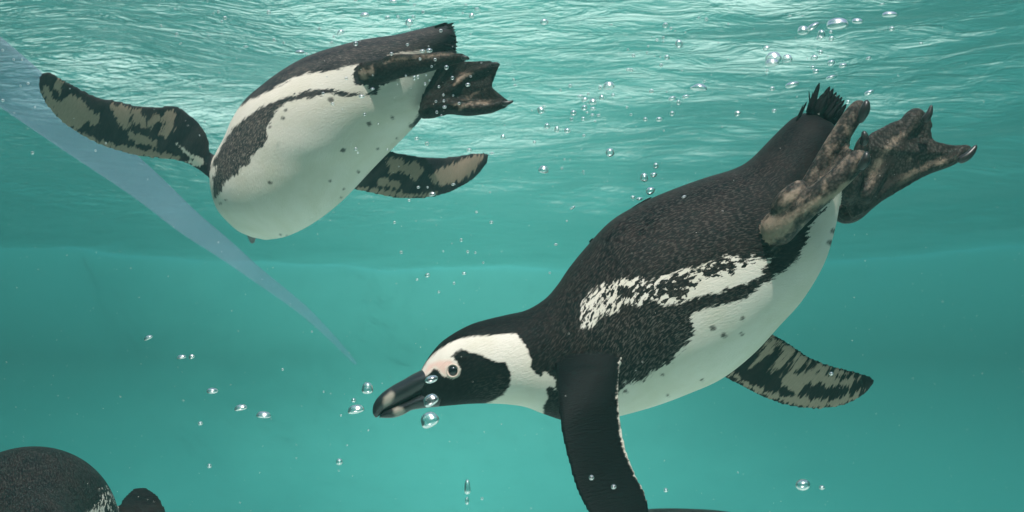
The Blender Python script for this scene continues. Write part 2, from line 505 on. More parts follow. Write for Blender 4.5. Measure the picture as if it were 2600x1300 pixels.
def coords(comps, co):
    """component, surface coordinates and mirror twin of every fused vertex"""
    src = np.vstack([c.V for c in comps]); cid = np.concatenate([np.full(len(c.V), i) for i, c in enumerate(comps)])
    kd = kdtree.KDTree(len(src))
    for i, p in enumerate(src): kd.insert(p, i)
    kd.balance()
    idx = np.array([kd.find(p)[1] for p in co])
    off = np.concatenate([[0], np.cumsum([len(c.V) for c in comps])])
    cat = lambda a: np.concatenate([getattr(c, a) for c in comps])
    u, v, tu, tv, th, fr = cat('u'), cat('v'), cat('tu'), cat('tv'), cat('th'), cat('frac')
    d = co - src[idx]
    U = u[idx] + (d * tu[idx]).sum(1); Vv = v[idx] + (d * tv[idx]).sum(1)
    twin = np.concatenate([c.twin + off[i] for i, c in enumerate(comps)])
    return cid[idx], U, Vv, th[idx], fr[idx], src[twin[idx]]

def put_attr(me, name, a, vec=False):
    at_ = me.attributes.new(name, 'FLOAT_VECTOR' if vec else 'FLOAT', 'POINT')
    at_.data.foreach_set('vector' if vec else 'value', np.ascontiguousarray(a, np.float32).ravel())

def build_body(root, origin, comps, field_fn, mat, voxel=0.0022, smooth=5):
    me, co = fuse(comps, voxel, smooth)
    cid, U, Vv, th, fr, twin = coords(comps, co)
    fld = field_fn(cid, co, U, Vv, th, fr, twin)
    put_attr(me, 'flow', np.stack([U, Vv, cid * 1.0], 1), True)
    for k, dv in (('white', -30.0), ('tan', -30.0), ('dot', -30.0), ('spk', 0.0), ('tips', 0.0), ('pink', 0.0), ('skin', 0.0), ('rag', 1.0), ('ink', 0.0)):
        put_attr(me, k, fld.get(k, np.full(len(co), dv)))
    me.vertices.foreach_set('co', (co - origin).ravel())
    me.materials.clear(); me.materials.append(mat)
    me.polygons.foreach_set('use_smooth', np.ones(len(me.polygons), bool))
    me.name = 'body'
    o = bpy.data.objects.new('body', me); COL.objects.link(o); o.parent = root
    tree = bvhtree.BVHTree.FromPolygons([Vector(p) for p in co], [tuple(p.vertices) for p in me.polygons])
    return o, tree

def empty(name, loc):
    e = bpy.data.objects.new(name, None); COL.objects.link(e); e.location = tuple(loc); e.empty_display_size = 0.05
    return e

def blade(root, origin, b, t_, wpx, d, th=0.0007):
    """one stiff tail feather: a pointed lens"""
    B, T = at(b[0], b[1], d), at(t_[0], t_[1], d)
    B = B - (T - B) * 0.5
    ax = T - B; side = np.cross(ax, CAM - B); side /= np.linalg.norm(side)
    w = wpx * d / FPX / 2; nn = (CAM - B) / np.linalg.norm(CAM - B) * th
    V, F = [], []
    prof = [(0, .9), (.3, 1), (.6, .95), (.85, .66), (.96, .28)]
    for f, k in prof:
        c = B + ax * f
        V += [c + side * w * k, c + nn * k, c - side * w * k, c - nn * k]
    V.append(T)
    for i in range(len(prof) - 1):
        for j in range(4): F.append((i*4 + j, i*4 + (j+1) % 4, i*4 + 4 + (j+1) % 4, i*4 + 4 + j))
    for j in range(4): F.append(((len(prof)-1)*4 + j, (len(prof)-1)*4 + (j+1) % 4, len(V) - 1))
    F.append((3, 2, 1, 0))
    add_mesh('tail_feather', V, F, M['tail'], root, origin=origin)

def claw(root, origin, pts):
    p = np.asarray(pts, float)
    c = tube(at(p[:, 0], p[:, 1], p[:, 2]), p[:, 3] * p[:, 2] / FPX, n=14, ns=10)
    add_mesh('claw', c.full, c.F, M['claw'], root, origin=origin)

def zp(Zf, pts):
    """crop pixels with extra columns -> photo pixels with the same extra columns; third column metres, fourth a pixel radius"""
    p = np.asarray(pts, float).copy(); p[:, :2] = Zf(p[:, :2])
    if p.shape[1] > 3: p[:, 3] /= Zf.k
    return p

def flipper(Zf, st, **k):
    s = np.asarray(st, float); L, T = Zf(s[:, 0:2]), Zf(s[:, 2:4])
    dL = s[:, 4]; dT = s[:, 5]
    return pix_loft(np.column_stack([L, T, dL, dT, s[:, 6]]), n=110, ns=48, swap=True, **k)

# ---- first penguin: diving, seen from its left side
D1 = 1.20
MM1 = D1 / FPX * 1000
T1 = [(1064, 952), (1072, 934), (1092, 902), (1117, 872), (1148, 849), (1195, 824), (1241, 810), (1288, 799), (1335, 788), (1380, 762), (1412, 728), (1445, 680), (1490, 625), (1551, 561),
      (1627, 516), (1710, 480), (1794, 450), (1860, 430), (1905, 405), (1950, 360), (1990, 320), (2018, 298), (2042, 288), (2064, 288)]
B1 = [(1070, 1020), (1080, 1031), (1105, 1032), (1135, 1030), (1179, 1026), (1235, 1024), (1288, 1026), (1335, 1033), (1380, 1050), (1430, 1066), (1500, 1072), (1579, 1053), (1660, 1030), (1746, 998),
      (1830, 960), (1913, 895), (1980, 823), (2035, 762), (2090, 670), (2117, 590), (2135, 490), (2142, 400), (2136, 345), (2112, 312)]
R1 = [.010, .018, .024, .029, .033, .037, .040, .044, .050, .058, .067, .076, .084, .090, .093, .094, .092, .086, .076, .063, .052, .044, .036, .024]
DD = np.interp(np.arange(24), [0, 5, 11, 17, 23], [1.15, 1.16, 1.19, 1.21, 1.22])
body1 = pix_loft(np.column_stack([T1, B1, DD, DD, R1]), n=230, ns=96)
nf1 = flipper(Z7, [(380, 60, 560, 20, 1.180, 1.180, .020), (310, 200, 660, 110, 1.150, 1.150, .018), (283, 340, 714, 240, 1.120, 1.124, .013), (290, 440, 706, 340, 1.102, 1.110, .010), (300, 540, 698, 450, 1.086, 1.100, .008),
                   (310, 650, 697, 560, 1.072, 1.092, .0065), (330, 800, 720, 760, 1.06, 1.084, .006), (370, 960, 752, 900, 1.05, 1.076, .0055), (415, 1120, 812, 1050, 1.04, 1.068, .005),
                   (480, 1260, 872, 1170, 1.032, 1.06, .0045), (560, 1370, 897, 1290, 1.025, 1.05, .004), (660, 1450, 880, 1400, 1.02, 1.04, .0035), (760, 1490, 840, 1470, 1.02, 1.03, .0025)])
ff1 = flipper(Z7, [(1180, 260, 1440, 10, 1.285, 1.285, .014), (1290, 345, 1560, 60, 1.295, 1.29, .010), (1380, 402, 1660, 105, 1.30, 1.29, .007), (1480, 455, 1760, 152, 1.31, 1.295, .0058), (1590, 513, 1850, 208, 1.32, 1.30, .0052),
                   (1710, 566, 1940, 268, 1.33, 1.31, .0048), (1840, 602, 2040, 312, 1.34, 1.32, .0045), (1980, 615, 2130, 338, 1.35, 1.33, .0042), (2100, 605, 2215, 360, 1.355, 1.34, .004),
                   (2210, 575, 2285, 380, 1.36, 1.345, .0035), (2300, 520, 2345, 402, 1.36, 1.35, .003), (2362, 452, 2368, 420, 1.36, 1.355, .0022)])
df = 1.105
foot_n = [pix_tube(zp(Z3, [(385, 1045, 1.135, 105), (440, 985, 1.12, 112), (540, 905, 1.105, 92), (680, 790, 1.095, 78), (820, 670, 1.09, 72), (920, 570, 1.09, 64), (975, 500, 1.09, 40)])),
          pix_tube(zp(Z3, [(480, 960, 1.12, 80), (580, 820, 1.13, 66), (650, 700, 1.13, 62), (740, 545, 1.13, 62), (850, 370, 1.13, 62), (930, 245, 1.13, 54), (972, 185, 1.13, 34)])),
          pix_tube(zp(Z3, [(430, 930, 1.115, 62), (480, 830, 1.105, 72), (550, 765, 1.105, 68), (600, 715, 1.115, 45)])),
          pix_tube(zp(Z3, [(320, 1090, 1.16, 55), (360, 1120, 1.14, 62), (430, 1090, 1.13, 70)])),
          Slab(at(*zp(Z3, [(520, 900, 1.115), (640, 720, 1.125), (800, 560, 1.13), (900, 440, 1.13), (870, 480, 1.125), (905, 500, 1.11), (940, 520, 1.10), (800, 680, 1.10)]).T), 0.005)]
foot_f = [pix_tube(zp(Z3, [(780, 890, 1.25, 55), (870, 890, 1.24, 74), (980, 800, 1.232, 82), (1120, 700, 1.235, 70), (1250, 640, 1.24, 56), (1400, 590, 1.245, 52), (1540, 535, 1.25, 50), (1650, 475, 1.25, 26)])),
          pix_tube(zp(Z3, [(930, 820, 1.215, 80), (1030, 690, 1.22, 60), (1120, 540, 1.225, 50), (1210, 420, 1.23, 48), (1290, 300, 1.235, 62), (1345, 245, 1.235, 42)])),
          pix_tube(zp(Z3, [(860, 830, 1.225, 60), (900, 700, 1.20, 55), (940, 560, 1.195, 46), (970, 450, 1.19, 40), (985, 400, 1.19, 20)])),
          Slab(at(*zp(Z3, [(850, 820, 1.215), (900, 930, 1.22), (1100, 810, 1.23), (1300, 690, 1.24), (1500, 590, 1.25), (1600, 520, 1.25), (1590, 465, 1.25), (1540, 467, 1.248), (1480, 458, 1.245),
                           (1412, 440, 1.242), (1392, 400, 1.24), (1398, 330, 1.238), (1385, 260, 1.236), (1290, 290, 1.235), (1170, 315, 1.23), (1100, 350, 1.225), (1020, 390, 1.215), (940, 480, 1.20), (900, 650, 1.205)]).T), 0.0055)]
NB = 3
comps1 = [body1, nf1, ff1] + foot_n + foot_f
class _C: pass
def slab_comp(s):
    """give a slab the same read-out a tube has"""
    c = _C(); P = s.full
    # dense samples over the slab for the nearest-point search
    n = len(P) // 2; tri = [f for f in s.F if len(f) == 3]
    pts = []
    for f in tri:
        a, b, c_ = P[f[0]], P[f[1]], P[f[2]]
        m = max(2, int(max(np.linalg.norm(a - b), np.linalg.norm(b - c_), np.linalg.norm(a - c_)) / 0.004))
        for i in range(m + 1):
            for j in range(m + 1 - i):
                pts.append(a + (b - a) * i / m + (c_ - a) * j / m)
    c.V = np.array(pts); k = len(pts)
    ax = P[n // 2] - P[0]; ax /= np.linalg.norm(ax)
    up_ = P[0] - P[n]; up_ /= np.linalg.norm(up_)
    ay = np.cross(up_, ax)
    c.u, c.v = (c.V - P[0]) @ ax, (c.V - P[0]) @ ay
    c.tu, c.tv = np.tile(ax, (k, 1)), np.tile(ay, (k, 1))
    c.th = np.full(k, 1.0); c.frac = np.full(k, .5); c.twin = np.arange(k)
    c.full, c.F = s.full, s.F
    return c
comps1 = [slab_comp(c) if isinstance(c, Slab) else c for c in comps1]

HEAD_WHITE = Z1([(545, 775), (590, 700), (680, 615), (760, 560), (850, 520), (930, 500), (1060, 488), (1180, 482), (1320, 475), (1370, 530), (1410, 590), (1440, 680), (1442, 750),
                 (1500, 815), (1535, 830), (1540, 775), (1590, 800), (1635, 850), (1648, 935), (1600, 900), (1565, 925), (1580, 1000), (1540, 1075), (1550, 1110), (1500, 1250), (1050, 1200), (1040, 1060),
                 (1120, 1030), (1215, 975), (1270, 890), (1280, 800), (1240, 712), (1130, 692), (1050, 652), (950, 627), (880, 605), (840, 620), (790, 665), (840, 700), (868, 775), (850, 815), (800, 842), (740, 825),
                 (700, 790), (680, 768), (645, 762), (615, 800), (560, 835), (530, 835)])
HEAD_PINK = Z1([(560, 800), (600, 720), (680, 690), (790, 680), (860, 750), (850, 815), (800, 842), (735, 822), (700, 790), (660, 750), (620, 790), (570, 830)])
BELLY1 = Z2([(330, 1085), (380, 1040), (450, 1020), (520, 975), (600, 930), (640, 880), (690, 820), (722, 765), (700, 710), (740, 675), (800, 655), (860, 645), (920, 625), (980, 605), (1030, 570), (1070, 530),
             (1120, 505), (1180, 465), (1235, 415), (1262, 370), (1290, 310), (1300, 250), (1420, 100), (1480, 60), (1700, 100), (1600, 900), (1000, 1400), (300, 1400)])
FLANK1 = Z2([(138, 790), (150, 720), (152, 650), (190, 590), (250, 540), (310, 535), (345, 520), (400, 503), (460, 508), (480, 535), (520, 515), (600, 488), (680, 465), (740, 455), (800, 430), (850, 410), (890, 395), (930, 398),
             (960, 420), (1010, 395), (1060, 420), (1120, 405), (1090, 440), (1050, 490), (990, 530), (900, 562), (800, 588), (740, 602), (680, 622), (620, 640), (560, 640), (500, 610), (440, 650), (380, 640), (340, 630),
             (330, 680), (250, 695), (210, 740), (165, 770)])
CLEAN1 = Z2([(690, 600), (760, 520), (900, 500), (1000, 450), (1120, 400), (1090, 460), (1000, 540), (800, 610)])
BAND1 = Z2([(150, 780), (330, 690), (640, 650), (740, 700), (700, 850), (520, 1000), (340, 1080), (340, 900)])
DOTS1 = [(*Z2([(a, b)])[0], r / 1.981) for a, b, r in ((812, 758, 22), (962, 713, 17), (865, 795, 18), (957, 787, 14), (560, 995, 14), (757, 1020, 11), (585, 1097, 10), (372, 1078, 14), (1405, 330, 22), (1420, 270, 20))]
NF_EDGE = Z7([(712, 250), (703, 300), (700, 400), (691, 500), (692, 600), (698, 680), (708, 760), (722, 850), (750, 920), (800, 1030), (860, 1150), (893, 1220), (960, 1220), (800, 880), (770, 640), (750, 500), (745, 300)])
FF_TAN = [Z7(p) for p in ([(1700, 150), (1745, 172), (1690, 240), (1620, 305), (1555, 345), (1630, 250)], [(1790, 190), (1850, 215), (1790, 290), (1700, 370), (1730, 300)], [(1880, 245), (1950, 285), (1900, 340), (1800, 400), (1830, 330)],
          [(1755, 410), (1830, 375), (1900, 385), (1950, 365), (2050, 375), (2150, 425), (2260, 410), (2215, 452), (2100, 465), (1980, 440), (1900, 445), (1860, 510), (1800, 475)], [(2000, 310), (2080, 335), (2060, 375), (1960, 360)],
          [(1400, 370), (1470, 385), (1530, 445), (1620, 488), (1720, 520), (1830, 535), (1900, 535), (2000, 560), (2150, 555), (2290, 490), (2250, 560), (2100, 596), (1950, 604), (1800, 568), (1700, 545), (1560, 475)],
          [(2120, 350), (2200, 375), (2180, 400), (2110, 385)])]
FOOTN_TAN = [Z3(p) for p in ([(285, 960), (400, 900), (480, 930), (560, 870), (680, 800), (800, 740), (900, 690), (860, 760), (740, 830), (620, 890), (540, 960), (470, 1040), (400, 1090), (330, 1130), (295, 1060)],
             [(430, 830), (480, 770), (560, 740), (540, 800), (470, 850)])]
FOOTF_TAN = [Z3(p) for p in ([(1000, 730), (1010, 640), (1060, 540), (1120, 450), (1200, 390), (1270, 360), (1240, 400), (1150, 470), (1080, 600), (1030, 720)],
             [(1185, 725), (1230, 640), (1330, 590), (1450, 555), (1560, 540), (1500, 580), (1350, 620), (1260, 690)], [(1190, 720), (1230, 620), (1280, 540), (1260, 560), (1210, 640)])]

def field1(cid, co, U, Vv, th, fr, twin):
    n = len(co)
    px, py, _ = proj(co)
    tx, ty, _ = proj(twin)
    far = (cid == 0) & (np.sin(th) < -0.02)
    px = np.where(far, tx, px); py = np.where(far, ty, py)
    b = cid == 0
    white = np.full(n, -30.0); tan = np.full(n, -30.0); spk = np.zeros(n); tips = np.zeros(n); pink = np.zeros(n); skin = np.zeros(n)
    x, y = px[b], py[b]
    w = np.maximum(sdf(HEAD_WHITE, x, y), sdf(BELLY1, x, y))
    fl = sdf(FLANK1, x, y)
    w = np.maximum(w, fl)
    dot = np.full(n, -30.0); dot[b] = dots(DOTS1, x, y) * MM1
    rag = np.ones(n); rag[b] = np.clip((x - 1330) / 150, 0.35, 1); rag[cid == 1] = 0.5
    ink = np.zeros(n); ink[cid == 1] = 1; ink[b] = np.clip((1400 - x) / 120, 0, 0.9)
    eye = np.hypot(x - 1150, y - 941)
    w = np.where(eye < 22, np.maximum(w, (20 - eye)), w)
    white[b] = w * MM1
    cl = np.clip(sdf(CLEAN1, x, y) / 12 + 0.5, 0, 1)
    spk[b] = np.clip(fl / 8 + 1, 0, 1) * (1 - 0.75 * cl)
    gap = sdfs([Z2(p) for p in ([(335, 550), (440, 560), (520, 545), (610, 510), (700, 495), (725, 540), (650, 600), (560, 590), (470, 585), (400, 610), (340, 615)], [(740, 470), (900, 410), (930, 440), (800, 500)])], x, y)
    spk[b] += 0.42 * np.clip(gap / 10 + 0.4, 0, 1)
    bd = np.clip(sdf(BAND1, x, y) / 40 + 0.7, 0, 1)
    hd = np.clip((x - 1330) / 120, 0, 1)
    tips[b] = np.maximum(0.08 + 0.30 * hd, bd * 0.8) * np.clip((2080 - x) / 200, 0.1, 1)  # pale feather tips, made stronger on the back as a painted sheen
    cheek = np.clip((x - 1160) / 110, 0, 1) * np.clip((1300 - x) / 20, 0, 1) * np.clip((y - 930) / 60, 0, 1)
    tips[b] = np.maximum(tips[b], cheek * 0.5)
    pk = np.clip(sdf(HEAD_PINK, x, y) / 9 + 0.15, 0, 1)
    pink[b] = pk * np.where(eye < 20, 0.25, 0.62)
    m = cid == 1
    white[m] = np.where(np.sin(th[m]) > -2, sdf(NF_EDGE, px[m], py[m]), -30) * MM1 + 0.4
    tips[m] = 0.0
    m = cid == 2
    tan[m] = np.where(np.sin(th[m]) > -0.1, sdfs(FF_TAN, px[m], py[m]) * MM1 * 1.1, -30); tips[m] = 0.04
    m = (cid >= 3) & (cid < 3 + len(foot_n))
    tan[m] = np.maximum(sdfs(FOOTN_TAN, px[m], py[m]) * MM1 - 0.5, -3.5); skin[m] = 1
    m = cid >= 3 + len(foot_n)
    tan[m] = sdfs(FOOTF_TAN, px[m], py[m]) * MM1 - 2.5; skin[m] = 1
    return dict(white=white, tan=tan, spk=spk, tips=tips, pink=pink, skin=skin, dot=dot, rag=rag, ink=ink)

def bill_part(name, root, origin, st, band_fn):
    c = pix_loft(st, n=50, ns=32)
    o = add_mesh(name, c.full, c.F, M['bill'], root, origin=origin)
    x, y, _ = proj(c.full)
    put_attr(o.data, 'band', band_fn(x, y))
    return o

o1 = at(1750, 760, D1)
p1 = tag(empty('penguin', o1), 'black and white penguin diving with its bill down, eye and mottled flank in view', 'penguin', 'penguins swimming in the pool')
b1, tree1 = build_body(p1, o1, comps1, field1, M['plumage'])
# bill: upper and lower mandible
zz = lambda rows: np.array([(*Z1([(a, b)])[0], *Z1([(c_, d_)])[0], dd, dd, rb) for a, b, c_, d_, dd, rb in rows])
BU = zz([(690, 740, 760, 920, 1.15, .017), (610, 752, 700, 915, 1.15, .0165), (555, 768, 620, 930, 1.149, .0155), (480, 803, 540, 962, 1.148, .014), (400, 850, 455, 1010, 1.147, .0125), (300, 906, 365, 1052, 1.146, .011),
         (220, 965, 300, 1080, 1.145, .0098), (172, 1020, 255, 1098, 1.145, .0085), (149, 1080, 222, 1125, 1.145, .0068), (153, 1135, 200, 1148, 1.145, .0045), (170, 1160, 185, 1160, 1.145, .002)])
BL = zz([(740, 915, 690, 1070, 1.15, .016), (640, 920, 620, 1076, 1.149, .0148), (550, 948, 540, 1085, 1.148, .013), (460, 996, 465, 1100, 1.147, .0115), (375, 1036, 400, 1135, 1.146, .0098),
         (305, 1066, 335, 1158, 1.145, .0082), (258, 1088, 270, 1164, 1.145, .0066), (225, 1112, 225, 1162, 1.145, .0045), (205, 1150, 200, 1160, 1.145, .002)])
def bu(x, y): return np.clip(sdf(Z1([(240, 985), (300, 930), (335, 960), (325, 1010), (290, 1060), (235, 1085), (225, 1040)]), x, y) / 14 + 0.35, 0, 1)
def bl(x, y): return np.clip(sdf(Z1([(310, 1085), (350, 1065), (395, 1075), (420, 1110), (395, 1140), (340, 1160), (315, 1130)]), x, y) / 14 + 0.4, 0, 1)
bill_part('upper_bill', p1, o1, BU, bu)
bill_part('lower_bill', p1, o1, BL, bl)

def eyeball(root, origin, tree, px, py, rpx):
    ray = at(px, py, np.array(1.0)) - CAM; ray /= np.linalg.norm(ray)
    hit = tree.ray_cast(Vector(CAM), Vector(ray))
    P = np.array(hit[0]); N = np.array(hit[1]); d = (P - CAM) @ FWD
    if N @ ray > 0: N = -N
    r = rpx * d / FPX
    bm = bmesh.new(); bmesh.ops.create_uvsphere(bm, u_segments=32, v_segments=20, radius=r)
    me = bpy.data.meshes.new('eye'); bm.to_mesh(me); bm.free()
    me.polygons.foreach_set('use_smooth', np.ones(len(me.polygons), bool)); me.materials.append(M['eye'])
    o = bpy.data.objects.new('eye', me); COL.objects.link(o); o.parent = root
    o.location = tuple(P - N * r * 0.55 - origin); o.scale = (1, 1, 1)
    q = Vector(N).to_track_quat('Z', 'Y')
    # thin fleshy eyelid ring
    V, F = [], []
    for i in range(32):
        a = i / 32 * 2 * math.pi
        for j in range(8):
            b = j / 8 * 2 * math.pi
            rr = r * 1.08 + r * 0.14 * math.cos(b)
            V.append(np.array(q @ Vector((rr * math.cos(a), rr * math.sin(a) , r * 0.10 * math.sin(b)))) + P + N * r * 0.06)
            F.append((i*8 + j, i*8 + (j+1) % 8, ((i+1) % 32)*8 + (j+1) % 8, ((i+1) % 32)*8 + j))
    add_mesh('eyelid', V, F, M['lid'], o, origin=P - N * r * 0.55)
M['lid'] = mat_plain('eyelid_skin', (0.62, 0.50, 0.42), 0.5)
eyeball(p1, o1, tree1, 1150, 941, 14.6)
for b_, t_, w, d in (((1120, 1150), (1207, 898), 62, 1.21), ((1100, 1130), (1090, 985), 16, 1.21), ((1110, 1130), (1133, 1000), 16, 1.212), ((1000, 1250), (1068, 1105), 26, 1.205), ((975, 1275), (1030, 1140), 22, 1.20),
                     ((1200, 1190), (1320, 938), 80, 1.222), ((1250, 1190), (1358, 958), 70, 1.215), ((1280, 1200), (1392, 1000), 66, 1.22), ((1300, 1220), (1428, 1030), 62, 1.216), ((1330, 1230), (1455, 1052), 62, 1.222),
                     ((1350, 1250), (1480, 1085), 60, 1.214), ((1170, 1200), (1270, 1010), 90, 1.218), ((1390, 1290), (1500, 1130), 60, 1.22)):
    blade(p1, o1, ZF([b_])[0], ZF([t_])[0], w / 4.29, d)
    if w > 40:                                                     # shorter feathers overlapping it
        for q in range(2):
            dx, f = random.uniform(-30, 30), random.uniform(0.55, 0.86)
            blade(p1, o1, ZF([(b_[0] + dx, b_[1])])[0], ZF([(b_[0] + dx + (t_[0] - b_[0]) * f, b_[1] + (t_[1] - b_[1]) * f)])[0], w / 4.29, d - 0.004 * (q + 1))
claw(p1, o1, zp(Z3, [(940, 330, 1.118, 22), (985, 230, 1.112, 30), (995, 180, 1.112, 14)]))
claw(p1, o1, zp(Z3, [(940, 620, 1.07, 22), (985, 560, 1.066, 30), (992, 505, 1.066, 14)]))
claw(p1, o1, zp(Z3, [(1560, 570, 1.235, 24), (1620, 540, 1.232, 26), (1660, 500, 1.232, 20), (1684, 464, 1.232, 9)]))
claw(p1, o1, zp(Z3, [(1345, 320, 1.215, 26), (1382, 275, 1.212, 22), (1395, 235, 1.212, 14), (1400, 212, 1.212, 8)]))
claw(p1, o1, zp(Z3, [(960, 470, 1.165, 24), (980, 420, 1.16, 26), (972, 375, 1.16, 12)]))
# lifted feathers on the back
blade(p1, o1, (1622, 520), (1655, 500), 7, 1.2); blade(p1, o1, (1500, 612), (1506, 605), 6, 1.2); blade(p1, o1, (1505, 614), (1511, 606), 5, 1.2)

# ---- second penguin: rolled so that its belly shows
D2 = 1.62
MM2 = D2 / FPX * 1000
TB2 = [(300, 1228, 372, 1243), (235, 1198, 470, 1227), (180, 1150, 570, 1186), (125, 1085, 665, 1128), (88, 985, 770, 1046), (82, 880, 868, 950), (108, 780, 948, 864), (155, 690, 1018, 792), (203, 580, 1085, 726), (270, 480, 1148, 662),
       (360, 400, 1204, 604), (470, 318, 1250, 540), (600, 245, 1285, 470), (760, 190, 1308, 400), (920, 150, 1330, 330), (1090, 125, 1370, 272), (1240, 90, 1405, 225), (1330, 72, 1412, 185), (1388, 80, 1412, 130)]
R2 = [.022, .045, .062, .076, .086, .091, .093, .093, .091, .088, .083, .076, .068, .059, .050, .042, .034, .026, .014]
s2 = np.array(TB2, float)
DD2 = np.interp(np.arange(19), [0, 6, 18], [1.66, 1.63, 1.55])
body2 = pix_loft(np.column_stack([Z4(s2[:, :2]), Z4(s2[:, 2:]), DD2, DD2, R2]), n=220, ns=96)
neck2 = pix_tube(zp(Z4, [(330, 900, 1.66, 150), (310, 1000, 1.72, 130), (295, 1075, 1.80, 105), (290, 1110, 1.86, 102), (292, 1130, 1.92, 80)]), n=60, ns=40)
lf2 = flipper(Z5, [(1640, 1020, 1680, 850, 1.63, 1.64, .012), (1565, 1040, 1590, 825, 1.625, 1.63, .009), (1500, 990, 1522, 790, 1.62, 1.62, .008), (1430, 938, 1515, 710, 1.615, 1.61, .0068), (1330, 885, 1478, 615, 1.61, 1.60, .006), (1200, 855, 1372, 497, 1.605, 1.59, .0056),
                   (1050, 842, 1238, 412, 1.60, 1.58, .0052), (900, 820, 1080, 420, 1.595, 1.572, .005), (740, 775, 920, 408, 1.59, 1.565, .0048), (580, 715, 760, 370, 1.585, 1.56, .0046), (430, 630, 610, 343, 1.58, 1.555, .0044),
                   (310, 545, 470, 275, 1.575, 1.55, .004), (210, 440, 350, 213, 1.57, 1.545, .0036), (150, 345, 262, 163, 1.565, 1.54, .0032), (122, 250, 195, 132, 1.56, 1.54, .0028), (130, 180, 155, 142, 1.555, 1.545, .002)])
rf2 = flipper(Z4, [(700, 930, 900, 680, 1.68, 1.68, .012), (800, 952, 1000, 735, 1.685, 1.685, .009), (900, 978, 1080, 765, 1.69, 1.685, .0065), (1000, 1000, 1160, 778, 1.70, 1.69, .0055), (1110, 1018, 1250, 790, 1.70, 1.69, .005), (1230, 1018, 1340, 792, 1.705, 1.695, .0048), (1350, 995, 1430, 782, 1.71, 1.70, .0044),
                   (1450, 950, 1510, 770, 1.71, 1.70, .004), (1530, 890, 1562, 766, 1.71, 1.705, .0034), (1582, 825, 1592, 772, 1.71, 1.71, .0024)])
f2n = [pix_tube(zp(Z4, [(860, 350, 1.545, 55), (920, 345, 1.53, 66), (1000, 325, 1.52, 66), (1120, 302, 1.51, 56), (1240, 285, 1.505, 48), (1350, 265, 1.50, 36), (1440, 252, 1.50, 26), (1478, 250, 1.50, 14)]), flat=0.8),
       pix_tube(zp(Z4, [(1000, 290, 1.525, 30), (1060, 262, 1.51, 28), (1200, 250, 1.50, 20), (1330, 232, 1.50, 15), (1400, 226, 1.50, 12)])),
       pix_tube(zp(Z4, [(880, 400, 1.55, 30), (930, 410, 1.54, 30), (1000, 400, 1.54, 22)]))]
f2f = [pix_tube(zp(Z4, [(1225, 560, 1.56, 34), (1260, 540, 1.555, 46), (1330, 510, 1.55, 44), (1450, 520, 1.545, 36), (1580, 525, 1.54, 30), (1670, 500, 1.54, 20), (1715, 490, 1.54, 8)])),
       pix_tube(zp(Z4, [(1280, 510, 1.555, 44), (1380, 430, 1.55, 34), (1480, 350, 1.55, 28), (1570, 310, 1.545, 26), (1635, 292, 1.545, 16)])),
       pix_tube(zp(Z4, [(1260, 520, 1.56, 42), (1300, 420, 1.56, 30), (1360, 320, 1.555, 26), (1420, 270, 1.555, 20)])),
       Slab(at(*zp(Z4, [(1230, 585, 1.56), (1205, 545, 1.56), (1270, 400, 1.56), (1310, 300, 1.56), (1400, 262, 1.555), (1480, 272, 1.553), (1600, 268, 1.547), (1648, 290, 1.545), (1622, 360, 1.545), (1605, 408, 1.543), (1640, 440, 1.542),
                        (1690, 478, 1.54), (1690, 520, 1.54), (1600, 555, 1.542), (1480, 570, 1.546), (1380, 558, 1.55), (1290, 580, 1.556)]).T), 0.006)]
comps2 = [body2, neck2, lf2, rf2] + f2n + f2f
comps2 = [slab_comp(c) if isinstance(c, Slab) else c for c in comps2]
WHITE2 = [Z4(p) for p in (
    # breast and belly
    [(60, 860), (105, 840), (100, 890), (85, 905), (90, 1020), (120, 1000), (160, 920), (230, 880), (240, 845), (280, 840), (300, 790), (330, 750), (370, 735), (385, 690), (375, 640), (400, 600), (420, 560), (450, 520), (500, 490), (560, 475),
     (640, 465), (720, 445), (790, 462), (900, 455), (980, 450), (1000, 400), (1100, 370), (1200, 340), (1300, 300), (1330, 320), (1260, 470), (1180, 600), (1175, 660), (1300, 640), (900, 1100), (400, 1400), (60, 1200)],
    # stripe between back and breast band
    [(20, 900), (80, 840), (110, 780), (160, 690), (190, 640), (230, 605), (290, 560), (350, 520), (390, 500), (420, 490), (500, 460), (600, 430), (700, 415), (760, 428), (830, 440), (960, 440), (930, 400), (860, 400), (850, 350), (880, 285),
     (780, 310), (700, 325), (600, 335), (540, 350), (450, 400), (370, 440), (290, 480), (240, 512), (190, 560), (100, 700), (40, 800)],
    # under the tail
    [(1030, 240), (1150, 215), (1250, 205), (1270, 225), (1150, 245), (1050, 260)])]
DOTS2 = [(*Z4([(a, b)])[0], r / 2.146) for a, b, r in ((470, 580, 16), (485, 538, 14), (400, 630, 12), (375, 690, 11), (938, 610, 19), (1065, 577, 14), (797, 755, 20), (985, 747, 11), (398, 930, 17), (880, 872, 12), (725, 922, 12), (800, 965, 10), (1168, 620, 20),
         (730, 480, 22), (780, 450, 14), (155, 1025, 9), (128, 1045, 10), (455, 1215, 10), (490, 1220, 8), (785, 1012, 8), (1090, 690, 9))]
BACK2 = Z4([(200, 700), (420, 330), (900, 130), (1400, 50), (1420, 230), (900, 300), (600, 340), (300, 490)])
BAND2 = Z4([(80, 900), (200, 620), (420, 500), (480, 520), (380, 740), (230, 880), (100, 1020)])
